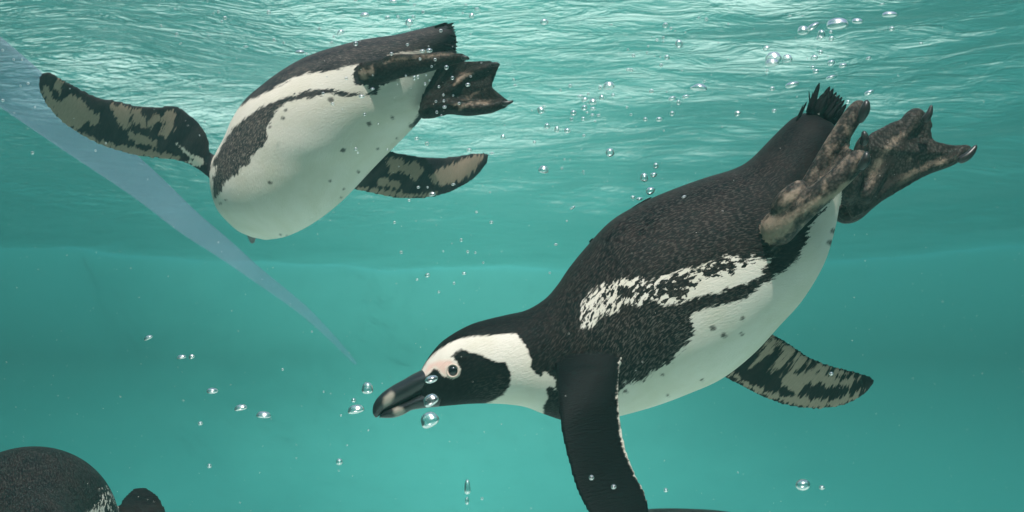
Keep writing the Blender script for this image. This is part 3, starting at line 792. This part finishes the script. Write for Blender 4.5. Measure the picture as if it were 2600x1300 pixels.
LF_TAN = [Z5(p) for p in ([(250, 240), (310, 192), (322, 230), (295, 330), (262, 270)], [(290, 375), (380, 330), (480, 360), (530, 450), (600, 490), (615, 550), (580, 568), (520, 540), (480, 560), (475, 600), (420, 600), (350, 560), (300, 500), (235, 430), (170, 320), (160, 250), (200, 270), (230, 350)],
          [(150, 300), (190, 350), (250, 425), (330, 525), (420, 600), (500, 655), (600, 695), (720, 725), (690, 760), (560, 708), (430, 628), (300, 538), (200, 428)],
          [(705, 405), (730, 470), (790, 560), (835, 640), (875, 560), (870, 430), (800, 410)], [(890, 450), (965, 440), (985, 540), (1005, 600), (930, 560), (890, 525)], [(1060, 490), (1145, 500), (1130, 545), (1060, 555), (1030, 600), (1010, 540)],
          [(1160, 470), (1238, 440), (1222, 580), (1165, 685), (1115, 640), (1160, 560)], [(870, 635), (980, 660), (1080, 715), (1085, 745), (950, 718), (885, 690)],
          [(700, 732), (800, 742), (950, 765), (1100, 795), (1280, 840), (1270, 862), (1150, 846), (1000, 830), (850, 805), (720, 768)])]
LF_WHITE = [Z5([(1245, 718), (1300, 755), (1380, 815), (1465, 850), (1475, 890), (1420, 912), (1330, 872), (1385, 855), (1310, 795)])]
RF_TAN = [Z4(p) for p in ([(1035, 800), (1110, 795), (1130, 830), (1200, 815), (1235, 870), (1190, 912), (1130, 870), (1055, 875)], [(1265, 900), (1320, 858), (1400, 830), (1480, 795), (1525, 780), (1555, 788), (1520, 862), (1440, 915), (1340, 942), (1290, 932)],
          [(990, 905), (1105, 935), (1105, 962), (990, 938)], [(880, 962), (1040, 975), (1150, 998), (1300, 985), (1250, 1010), (1040, 1003)])]
F2_TAN = [Z4(p) for p in ([(1020, 280), (1060, 250), (1200, 238), (1340, 222), (1420, 225), (1330, 250), (1200, 262), (1100, 268)], [(1420, 540), (1460, 500), (1560, 480), (1640, 490), (1600, 510), (1500, 520)],
          [(1400, 510), (1500, 440), (1590, 410), (1520, 450)], [(1400, 400), (1440, 330), (1540, 310), (1480, 360)], [(870, 330), (960, 290), (980, 330), (900, 380)])]

def field2(cid, co, U, Vv, th, fr, twin):
    n = len(co)
    px, py, _ = proj(co)
    white = np.full(n, -30.0); tan = np.full(n, -30.0); tips = np.zeros(n); skin = np.zeros(n); spk = np.zeros(n)
    b = cid == 0
    x, y = px[b], py[b]
    w = sdfs(WHITE2, x, y)
    w = w * MM2
    dot = np.full(n, -30.0); dot[b] = dots(DOTS2, x, y) * MM2
    s = np.sin(th[b]); c = np.cos(th[b])
    # the side turned away: white only round the right flank, then the dark back
    farw = (np.arctan2(-s, -c) * -1 * 90)
    w = np.where(s < -0.02, np.where(c < 0, 40 - 90 * np.abs(np.arcsin(np.clip(s, -1, 1))), -30), w)
    white[b] = w
    tips[b] = np.maximum(0.22, np.clip(sdf(BAND2, x, y) / 30 + 0.7, 0, 1) * 0.85) * np.clip((1180 - x) / 160, 0, 1) + np.clip(sdf(BACK2, x, y) / 20, 0, 1) * 0.2 * np.clip((1130 - x) / 60, 0, 1)
    m = cid == 1; tips[m] = 0.1
    m = cid == 2
    s = np.sin(th[m]) > -0.15
    tan[m] = np.where(s, sdfs(LF_TAN, px[m], py[m]) * MM2 * 1.2, -30); white[m] = np.where(s, sdfs(LF_WHITE, px[m], py[m]) * MM2, -30); tips[m] = 0.05
    m = cid == 3
    s = np.sin(th[m]) > -0.15
    tan[m] = np.where(s, sdfs(RF_TAN, px[m], py[m]) * MM2 * 1.2, -30); tips[m] = 0.05
    m = cid >= 4
    skin[m] = 1; tan[m] = sdfs(F2_TAN, px[m], py[m]) * MM2 - 3
    return dict(white=white, tan=tan, tips=tips, skin=skin, spk=spk, dot=dot, rag=np.full(n, 0.75))

o2 = at(*Z4([(600, 700)])[0], np.array(D2))
p2 = tag(empty('penguin', o2), 'penguin rolled to show its dotted white belly, a flipper spread over the blue hose', 'penguin', 'penguins swimming in the pool')
b2, tree2 = build_body(p2, o2, comps2, field2, M['plumage_lit'], voxel=0.0026)
c = pix_tube(zp(Z4, [(292, 1120, 1.92, 45), (296, 1180, 1.95, 34), (300, 1225, 1.97, 24), (303, 1262, 1.98, 9)]), n=24, ns=16)
o = add_mesh('bill', c.full, c.F, M['bill'], p2, origin=o2); put_attr(o.data, 'band', np.zeros(len(c.full)))
for b_, t_, w, d in (((1010, 215), (1085, 186), 26, 1.54), ((1050, 225), (1136, 186), 26, 1.545), ((1050, 245), (1142, 215), 28, 1.54), ((1055, 275), (1152, 262), 28, 1.545), ((1060, 300), (1160, 298), 30, 1.54), ((1065, 335), (1172, 345), 30, 1.545),
                     ((1060, 360), (1168, 380), 30, 1.54), ((1060, 400), (1166, 428), 28, 1.545), ((1040, 230), (1120, 205), 30, 1.55), ((1060, 320), (1158, 322), 30, 1.55), ((1060, 380), (1160, 405), 30, 1.55), ((1050, 260), (1146, 240), 30, 1.55)):
    blade(p2, o2, ZB([b_])[0], ZB([t_])[0], w / 3.22, d)
    for q in range(2):
        dy, f = random.uniform(-14, 14), random.uniform(0.7, 0.95)
        blade(p2, o2, ZB([(b_[0], b_[1] + dy)])[0], ZB([(b_[0] + (t_[0] - b_[0]) * f, b_[1] + dy + (t_[1] - b_[1]) * f)])[0], w / 3.22 * 0.8, d - 0.003 * (q + 1))
claw(p2, o2, zp(Z4, [(1660, 500, 1.53, 14), (1700, 495, 1.528, 11), (1726, 485, 1.528, 5)]))
claw(p2, o2, zp(Z4, [(1600, 290, 1.535, 12), (1635, 285, 1.533, 11), (1652, 290, 1.533, 5)]))
claw(p2, o2, zp(Z4, [(1440, 250, 1.49, 12), (1472, 252, 1.488, 11), (1486, 258, 1.488, 5)]))

# ---- plain penguin for the birds that only peep over the lower edge of the picture
def make_plain_penguin():
    ys = np.array([.375, .36, .335, .30, .265, .23, .19, .14, .08, .02, -.05, -.12, -.18, -.225, -.26, -.29])
    zc = np.array([-.085, -.076, -.060, -.042, -.028, -.016, -.006, 0, 0, 0, 0, .002, .006, .012, .016, .018])
    rz = np.array([.012, .024, .034, .039, .040, .044, .058, .078, .092, .098, .097, .088, .068, .046, .028, .012])
    rx = np.array([.012, .022, .031, .036, .039, .045, .060, .080, .093, .099, .098, .088, .066, .046, .036, .022])
    n = len(ys)
    PT = np.stack([0*ys, ys, zc + rz], 1); PB = np.stack([0*ys, ys, zc - rz], 1)
    A = resample(np.hstack([PT, PB, rx[:, None]]), 150)
    body = Comp(A[:, :3], A[:, 3:6], np.outer(A[:, 6], [1, 0, 0]), 72)
    comps = [body]
    for sx in (1, -1):
        cc = np.array([(.085, .14, -.09, .026, .012), (.098, .125, -.065, .032, .009), (.110, .10, -.035, .034, .007), (.116, .07, -.005, .032, .0055), (.120, .045, .022, .026, .0045), (.122, .03, .040, .017, .0035), (.122, .024, .048, .007, .0025)])
        c0 = cc[:, :3] * (sx, 1, 1); hx = np.outer(cc[:, 3], [sx, 0, 0])
        A = resample(np.hstack([c0 - hx, c0 + hx, cc[:, 4:5]]), 70)
        comps.append(Comp(A[:, :3], A[:, 3:6], np.outer(A[:, 6], [0, .74, .67]), 40, swap=True))
        foot = lambda P, r: Comp(*[np.asarray(q) for q in P], 16)
        for tx in (-.03, 0, .03):
            pts = np.array([(.045*sx, -.19, -.06), (.05*sx, -.24, -.055), (.05*sx + tx, -.30, -.05)])
            comps.append(tube(pts, [.018, .014, .008], n=24, ns=14))
    def fld(cid, co, U, Vv, th, fr, twin):
        n = len(co); white = np.full(n, -30.); tips = np.zeros(n); skin = np.zeros(n); spk = np.zeros(n); tan = np.full(n, -30.)
        b = cid == 0
        a = np.abs(np.where(th > np.pi, th - 2*np.pi, th))[b] / np.pi
        y = co[b, 1]; r = np.interp(y, ys[::-1], rz[::-1]) * np.pi * 1000
        stripe = np.minimum(a - .36, .47 - a) * r; belly = (a - (.56 + .10 * np.exp(-((y - .12) / .05) ** 2))) * r
        torso = np.where(y < .17, np.maximum(stripe, belly), -30)
        head = np.where((y > .17) & (y < .34), np.minimum(np.minimum(a - .42, .95 - a) * r, np.where(y > .25, (.52 - a) * r, 30)), -30)
        white[b] = np.maximum(torso, head)
        spk[b] = np.where((a < .5) & (y < .17), 1.25, np.where(y > .17, .95, 0)); tips[b] = .22
        f = (cid == 1) | (cid == 5)
        tr = np.cos(th[f]); white[f] = np.where(tr < -.97, 1.5, -30)
        tan[f] = -30; tips[f] = 0.05
        skin[(cid > 0) & ~f] = 1
        return dict(white=white, tips=tips, skin=skin, spk=spk, tan=tan)
    e = empty('penguin', (0, 0, 0))
    build_body(e, np.zeros(3), comps, fld, M['plumage'], voxel=0.0028)
    for nm, P, r in (('upper_bill', [(0, .355, -.062), (0, .39, -.085), (0, .415, -.107), (0, .420, -.125)], [.017, .013, .009, .003]), ('lower_bill', [(0, .345, -.079), (0, .375, -.102), (0, .402, -.123)], [.014, .010, .004])):
        c = tube(P, r, n=24, ns=16); o = add_mesh(nm, c.full, c.F, M['bill'], e)
        put_attr(o.data, 'band', np.clip(1 - np.abs(c.full[:, 1] - .400) / .008, 0, 1))
    for sx in (1, -1):
        bm = bmesh.new(); bmesh.ops.create_uvsphere(bm, u_segments=20, v_segments=12, radius=.0065)
        me = bpy.data.meshes.new('eye'); bm.to_mesh(me); bm.free(); me.materials.append(M['eye'])
        o = bpy.data.objects.new('eye', me); COL.objects.link(o); o.parent = e; o.location = (sx * .0305, .325, -.040)
    for i in range(9):
        x = (i - 4) * .007
        V = [(x - .006, -.26, .02), (x, -.26, .023), (x + .006, -.26, .02), (x, -.26, .017), (x * 1.6, -.335 + abs(i - 4) * .004, .024)]
        add_mesh('tail_feather', V, [(0, 1, 4), (1, 2, 4), (2, 3, 4), (3, 0, 4), (0, 3, 2, 1)], M['tail'], e)
    return e
def copy_tree(o, parent=None):
    c = o.copy(); COL.objects.link(c); c.parent = parent
    for ch in [k for k in bpy.data.objects if k.parent == o]: copy_tree(ch, c)
    return c
def place(e, px, py, d, yaw, pitch, roll):
    e.location = tuple(at(np.array(px), np.array(py), np.array(d)))
    e.rotation_euler = (Matrix.Rotation(math.radians(yaw), 3, 'Z') @ Matrix.Rotation(math.radians(pitch), 3, 'X') @ Matrix.Rotation(math.radians(roll), 3, 'Y')).to_euler()
    return e
p3 = make_plain_penguin()
p4 = copy_tree(p3)
tag(place(p3, 62, 1374, 1.24, 206, 15.5, 0), 'penguin with humped dark back, white-flecked head and one raised dark flipper', 'penguin', 'penguins swimming in the pool')
tag(place(p4, 1680, 1452, 1.75, 100, 0, 0), 'bluish dark back of a penguin just below the lowered flipper of the diving penguin', 'penguin', 'penguins swimming in the pool')

# ------------------------------------------------------------------ bubbles
def bubble_mesh(kind):
    bm = bmesh.new(); bmesh.ops.create_icosphere(bm, subdivisions=4, radius=1.0)
    r = np.random.default_rng(kind + 50)
    ph = r.random((6, 3)) * 6.28; fq = r.normal(size=(6, 3)) * 1.3
    for v in bm.verts:
        p = np.array(v.co); k = 0
        if kind:
            k = sum(math.sin(p @ fq[i] + ph[i, 0]) for i in range(6)) / 6 * (0.0, 0.16, 0.38, 0.5)[kind]
        q = p * (1 + k)
        if kind == 3 and q[2] < -0.1: q[2] = -0.1 + (q[2] + 0.1) * 0.3     # cap-shaped
        v.co = q
    me = bpy.data.meshes.new('bubble'); bm.to_mesh(me); bm.free()
    me.polygons.foreach_set('use_smooth', np.ones(len(me.polygons), bool)); me.materials.append(M['bubble'])
    return me
BM = [bubble_mesh(i) for i in range(4)]
def bubbles(Zf, rows, d0, d1, label, group):
    for k, row in enumerate(rows):
        x, y, rx = row[:3]; ry = row[3] if len(row) > 3 else rx
        tilt = row[4] if len(row) > 4 else 0; kind = row[5] if len(row) > 5 else (0 if rx < 14 else 1)
        d = d0 + (d1 - d0) * random.random()
        p = Zf([(x, y)])[0]
        o = bpy.data.objects.new('bubble', BM[kind]); COL.objects.link(o)
        o.location = tuple(at(p[0], p[1], np.array(d)))
        sx, sz = rx / Zf.k * d / FPX, ry / Zf.k * d / FPX
        o.scale = (sx, (sx + sz) / 2, sz); o.rotation_euler = (PITCH, -math.radians(tilt), 0)
        rs = math.sqrt(rx * ry) / Zf.k
        tag(o, ('big ' if rs >= 8 else 'small ' if rs >= 3.2 else 'pinpoint ') + label, 'bubble', group)
# around the belly-up penguin's tail and feet (in front of it)
bubbles(ZB, [(333, 357, 19), (368, 329, 7), (624, 439, 14), (877, 418, 22, 14), (934, 412, 26, 17), (1028, 250, 14), (755, 365, 12), (953, 543, 10), (982, 488, 13), (1074, 551, 18), (1123, 637, 13, 15), (1272, 625, 9), (1249, 692, 20, 15),
             (812, 636, 14, 20), (842, 630, 12, 16), (742, 620, 8), (900, 686, 12), (935, 657, 8), (1013, 709, 11), (1049, 776, 10), (1129, 780, 8), (988, 829, 10), (1053, 825, 11), (1058, 874, 18, 12), (1178, 845, 12), (995, 917, 11, 13), (1033, 945, 9),
             (907, 616, 7), (858, 482, 11), (471, 616, 6), (1359, 513, 6), (928, 378, 6), (1124, 381, 5)], 1.40, 1.44, 'round air bubble in front of the tail and feet of the belly-up penguin', 'bubbles round the upper penguin feet')
bubbles(ZB, [(255, 641, 14), (66, 764, 12), (96, 627, 7), (145, 850, 13), (221, 892, 6), (380, 788, 24, 14), (470, 727, 18, 10), (406, 935, 13), (515, 1011, 7), (590, 1222, 9), (333, 1218, 14), (350, 1250, 9), (785, 723, 5), (675, 688, 5), (670, 997, 4)],
        1.42, 1.46, 'air bubble in front of the white belly of the belly-up penguin', 'bubbles on the belly')
bubbles(ZB, [(408, 122, 38, 17, 0, 2), (207, 274, 34, 26, 15, 3), (36, 234, 11), (153, 300, 10), (136, 345, 16, 10), (287, 160, 6), (594, 145, 21, 17), (678, 138, 17, 12), (802, 137, 16, 14), (770, 184, 32, 26, 20, 2), (771, 217, 13), (813, 40, 12), (883, 98, 14), (641, 12, 32, 14, 0, 2), (760, 6, 12),
             (330, 2, 18, 9), (1234, 37, 14, 8), (1323, 73, 21, 12), (1207, 107, 9), (1281, 130, 22, 20, 0, 2), (1070, 145, 7), (1355, 174, 5), (1270, 280, 7), (1184, 176, 5)], 1.6, 1.85, 'silvery air bubble close under the rippled surface above the belly-up penguin', 'bubbles above the upper penguin')
bubbles(ZA, [(2198, 100, 17), (1840, 146, 16), (1787, 95, 13), (1747, 108, 8), (1814, 175, 11), (1448, 275, 11), (1440, 298, 7), (1319, 210, 10), (1478, 355, 11, 6, 30), (2240, 325, 14), (2321, 350, 10), (2010, 380, 20, 9), (2290, 188, 5), (1299, 43, 7), (1430, 72, 8), (1696, 12, 8), (2310, 15, 5),
             (1637, 710, 8), (1623, 684, 6), (1972, 708, 5), (1933, 478, 6), (1793, 595, 6), (1704, 290, 6), (1812, 275, 6), (2454, 425, 40, 13, 0, 2), (2508, 440, 14, 10)], 1.6, 1.9, 'silvery air bubble left of the belly-up penguin back', 'bubbles over the spread flipper')
bubbles(ZA, [(265, 1249, 13), (167, 702, 9), (23, 410, 10), (112, 486, 9), (180, 486, 8), (230, 681, 10), (22, 822, 12), (286, 875, 8), (1632, 1107, 6), (866, 1172, 7), (780, 1232, 9), (571, 724, 5), (1674, 992, 7)], 1.42, 1.5, 'pale bubble beside the faded blue hose', 'bubbles by the hose')
bubbles(ZB, [(1873, 178, 34, 25, 0, 1), (1867, 117, 6), (2420, 200, 16, 7), (1622, 648, 9), (1636, 697, 14, 9), (2085, 701, 15), (2008, 737, 11), (2168, 708, 5), (2403, 704, 46, 31, 10, 2), (2330, 715, 14, 18), (2437, 777, 16, 13), (2344, 798, 19, 20, 0, 2), (2234, 768, 12), (2170, 787, 27, 13, 0, 1), (2203, 815, 27, 16, 25, 2),
             (2271, 834, 31, 24, 0, 2), (2201, 880, 24, 22, 20, 1), (2272, 887, 24, 13), (2225, 918, 12, 9), (2267, 938, 17, 11), (2318, 942, 15, 11), (2112, 922, 25, 22, 0, 1), (2097, 976, 15, 16), (2192, 971, 18, 17), (2290, 992, 12, 8), (1848, 903, 28, 28, 30, 2), (1873, 868, 14, 10), (1773, 900, 7), (1897, 1030, 22, 24, 0, 1),
             (1978, 1059, 20, 24, 0, 2), (2062, 1067, 27, 21, 0, 1), (2198, 1107, 14, 11), (1537, 1119, 20, 18, 0, 2), (1793, 1160, 10), (1551, 1024, 6), (2230, 434, 5), (2558, 405, 9), (2560, 568, 18, 13), (2549, 876, 11), (2373, 1010, 4), (2306, 1082, 5), (2490, 597, 5)],
        1.35, 1.6, 'clear wobbling air bubble in the loose cluster between the two swimming penguins', 'bubble cluster between the penguins')
bubbles(ZC, [(1767, 120, 35, 36, 0, 0), (2142, 226, 21, 24), (2123, 302, 28, 19, 15, 1), (2047, 326, 31, 32, 0, 2), (2095, 432, 38, 30, 25, 1), (1954, 484, 19, 13), (2008, 497, 26, 12, 5, 1), (2371, 482, 20, 11, 25), (1226, 262, 41, 29, -8, 2), (1460, 571, 26, 10, 30, 1), (1325, 871, 17, 9), (1373, 249, 11), (1395, 175, 8),
             (1550, 273, 9), (1553, 294, 6), (1746, 356, 5), (1533, 93, 5), (1150, 35, 12), (1414, 680, 8), (1275, 1104, 10), (2500, 622, 10)], 1.08, 1.2, 'silver air bubble rising just above the back of the diving penguin', 'bubbles over the diving back')
bubbles(ZC, [(617, 99, 22, 16, -10, 1), (800, 126, 20, 11), (271, 47, 17, 18), (187, 5, 18, 14), (486, 380, 18, 9, 5), (200, 403, 14, 11), (275, 404, 9), (313, 461, 28, 16, 15, 2), (126, 511, 13, 10), (676, 606, 12, 10), (797, 690, 16, 13), (551, 835, 12, 15), (604, 931, 12), (667, 939, 10), (731, 1021, 9), (404, 928, 7),
             (275, 1122, 21, 17, 20, 1), (574, 1107, 18, 12), (190, 1159, 12, 9), (492, 1188, 11), (368, 1260, 11), (61, 936, 13), (5, 692, 11), (787, 445, 7), (475, 863, 5), (348, 714, 5), (40, 233, 5)], 1.4, 1.55, 'air bubble trailing below the far flipper of the belly-up penguin', 'bubbles below the far flipper')
bubbles(ZF, [(883, 175, 25, 9, 5), (1022, 172, 16, 8), (212, 258, 10), (103, 465, 9), (1030, 337, 62, 46, 0, 2), (1132, 290, 76, 32, 30, 1), (1405, 265, 118, 58, 5, 2), (1620, 232, 58, 27, -5, 2), (1975, 160, 82, 30, 0, 2), (1888, 43, 28, 10, 8), (1992, 312, 30, 24, 10, 1), (1225, 370, 38, 48, 20, 1), (1205, 415, 32, 27, 0, 2),
             (1328, 348, 24, 17), (1334, 420, 27, 28, 0, 1), (628, 525, 37, 22, 25, 2), (705, 640, 88, 62, 20, 2), (690, 685, 74, 38, 5, 2), (855, 643, 54, 42, 10, 2), (1148, 628, 39, 30, 10, 1), (1215, 570, 25, 22, 25, 1), (1330, 684, 42, 32, 20, 1), (1460, 714, 45, 25, 8, 1), (1132, 735, 24, 20), (1166, 776, 35, 24, 10, 1), (635, 768, 16, 20),
             (630, 808, 9), (1326, 842, 56, 18, 18, 1), (902, 924, 78, 33, 14, 1), (689, 966, 27, 24, 0, 1), (710, 1207, 25, 19, 20, 1), (312, 1238, 34, 26, 35, 2), (1743, 1008, 56, 24, 22, 1), (1515, 1110, 26, 22, 0, 1), (1738, 634, 30, 16, 20, 1), (212, 648, 10), (366, 735, 7), (368, 635, 6), (1075, 635, 8), (1300, 615, 8), (960, 1055, 9),
             (428, 1040, 8), (645, 1077, 7), (595, 745, 6), (2060, 822, 8), (2310, 470, 22, 12, 0, 1), (492, 314, 6), (27, 815, 7)], 1.45, 1.75, 'irregular silvery air bubble in the drift above the tail of the diving penguin', 'bubbles above the diving penguin tail')
bubbles(Z8, [(230, 165, 18), (268, 185, 10), (448, 116, 8), (499, 127, 12), (643, 156, 6), (362, 212, 6), (175, 262, 10), (217, 246, 9), (218, 270, 7), (144, 240, 5), (318, 285, 24, 28, 15, 1), (118, 302, 7), (110, 343, 8), (240, 375, 17), (203, 427, 12), (160, 367, 5), (197, 372, 6), (22, 364, 12), (8, 457, 12), (443, 583, 54, 32, -10, 3), (486, 532, 9),
             (139, 595, 16, 13), (273, 643, 25, 14, 15, 1), (363, 631, 24, 12, 12, 1), (316, 670, 13, 18), (274, 742, 15, 16), (189, 780, 21, 15, 0, 1), (99, 780, 14, 13), (340, 462, 5), (240, 600, 6), (204, 580, 4), (602, 830, 5), (220, 855, 6), (294, 201, 5), (6, 750, 9)], 1.35, 1.6, 'air bubble in the sparse drift over the diving penguin shoulders', 'bubbles over the shoulders')
bubbles(ZD, [(197, 148, 30, 12, 25, 2), (415, 274, 31, 12, 8, 2), (481, 272, 20, 13, 25, 2), (616, 494, 38, 19, 0, 1), (803, 606, 43, 18, 12, 2), (954, 654, 49, 20, -3, 2)], 1.05, 1.15, 'flattened silvery air bubble in the descending row ahead of the bill', 'row of bubbles ahead of the bill')
bubbles(ZD, [(1632, 482, 38, 35, 0, 2), (1540, 556, 14), (1557, 618, 55, 26, 12, 2), (1457, 656, 7), (1344, 500, 6), (1076, 355, 8), (1267, 108, 6), (1637, 753, 6), (1727, 446, 4)], 1.05, 1.1, 'clear air bubble just in front of the tip of the bill', 'bubbles at the bill tip')
bubbles(ZD, [(2048, 418, 44, 25, 15, 1), (2048, 558, 52, 34, 35, 2), (2040, 688, 62, 45, 30, 2)], 0.95, 0.99, 'blurred glassy air bubble rising past the cheek of the diving penguin', 'bubbles at the cheek')
bubbles(ZD, [(1447, 958, 21), (597, 985, 14), (1443, 1018, 5), (537, 707, 16, 12), (2285, 1130, 20, 44, 0, 2), (2282, 1215, 12, 26), (2380, 1200, 9), (797, 1226, 5), (1497, 851, 5)], 0.75, 0.85, 'soft blurred bubble low in the clear water below the bill', 'bubbles below the bill')
bubbles(Z7, [(1902, 1110, 47, 36, 10, 0), (2027, 1127, 19, 14), (665, 1122, 17, 15), (520, 1062, 16), (1006, 1144, 15, 13), (2088, 383, 14, 11), (1477, 1029, 5)], 0.82, 0.95, 'clear round bubble low in the water near the lowered flipper', 'bubbles near the lowered flipper')

# ------------------------------------------------------------------ specks of silt drifting in the water
V, F = [], []
for i in range(1250):
    d = 0.7 + 2.6 * random.random() ** 1.3
    c = at(np.array(random.uniform(-100, 2700)), np.array(random.uniform(-50, 1350)), np.array(d))
    if i > 900: d = random.uniform(1.3, 1.6); c = at(np.array(random.gauss(1500, 420)), np.array(random.gauss(260, 170)), np.array(d))
    if c[2] > SURF_Z - 0.08: continue
    r = random.uniform(0.00018, 0.0005) * (0.5 + d / 2.2)
    k = len(V)
    V += [c + np.array(q) * r for q in ((1, 0, 0), (-1, 0, 0), (0, 1, 0), (0, -1, 0), (0, 0, 1), (0, 0, -1))]
    F += [(k + a, k + b, k + e) for a, b, e in ((0, 2, 4), (2, 1, 4), (1, 3, 4), (3, 0, 4), (2, 0, 5), (1, 2, 5), (3, 1, 5), (0, 3, 5))]
tag(add_mesh('silt_specks', V, F, M['speck']), 'fine pale specks of silt drifting through the water', 'silt', kind='stuff')
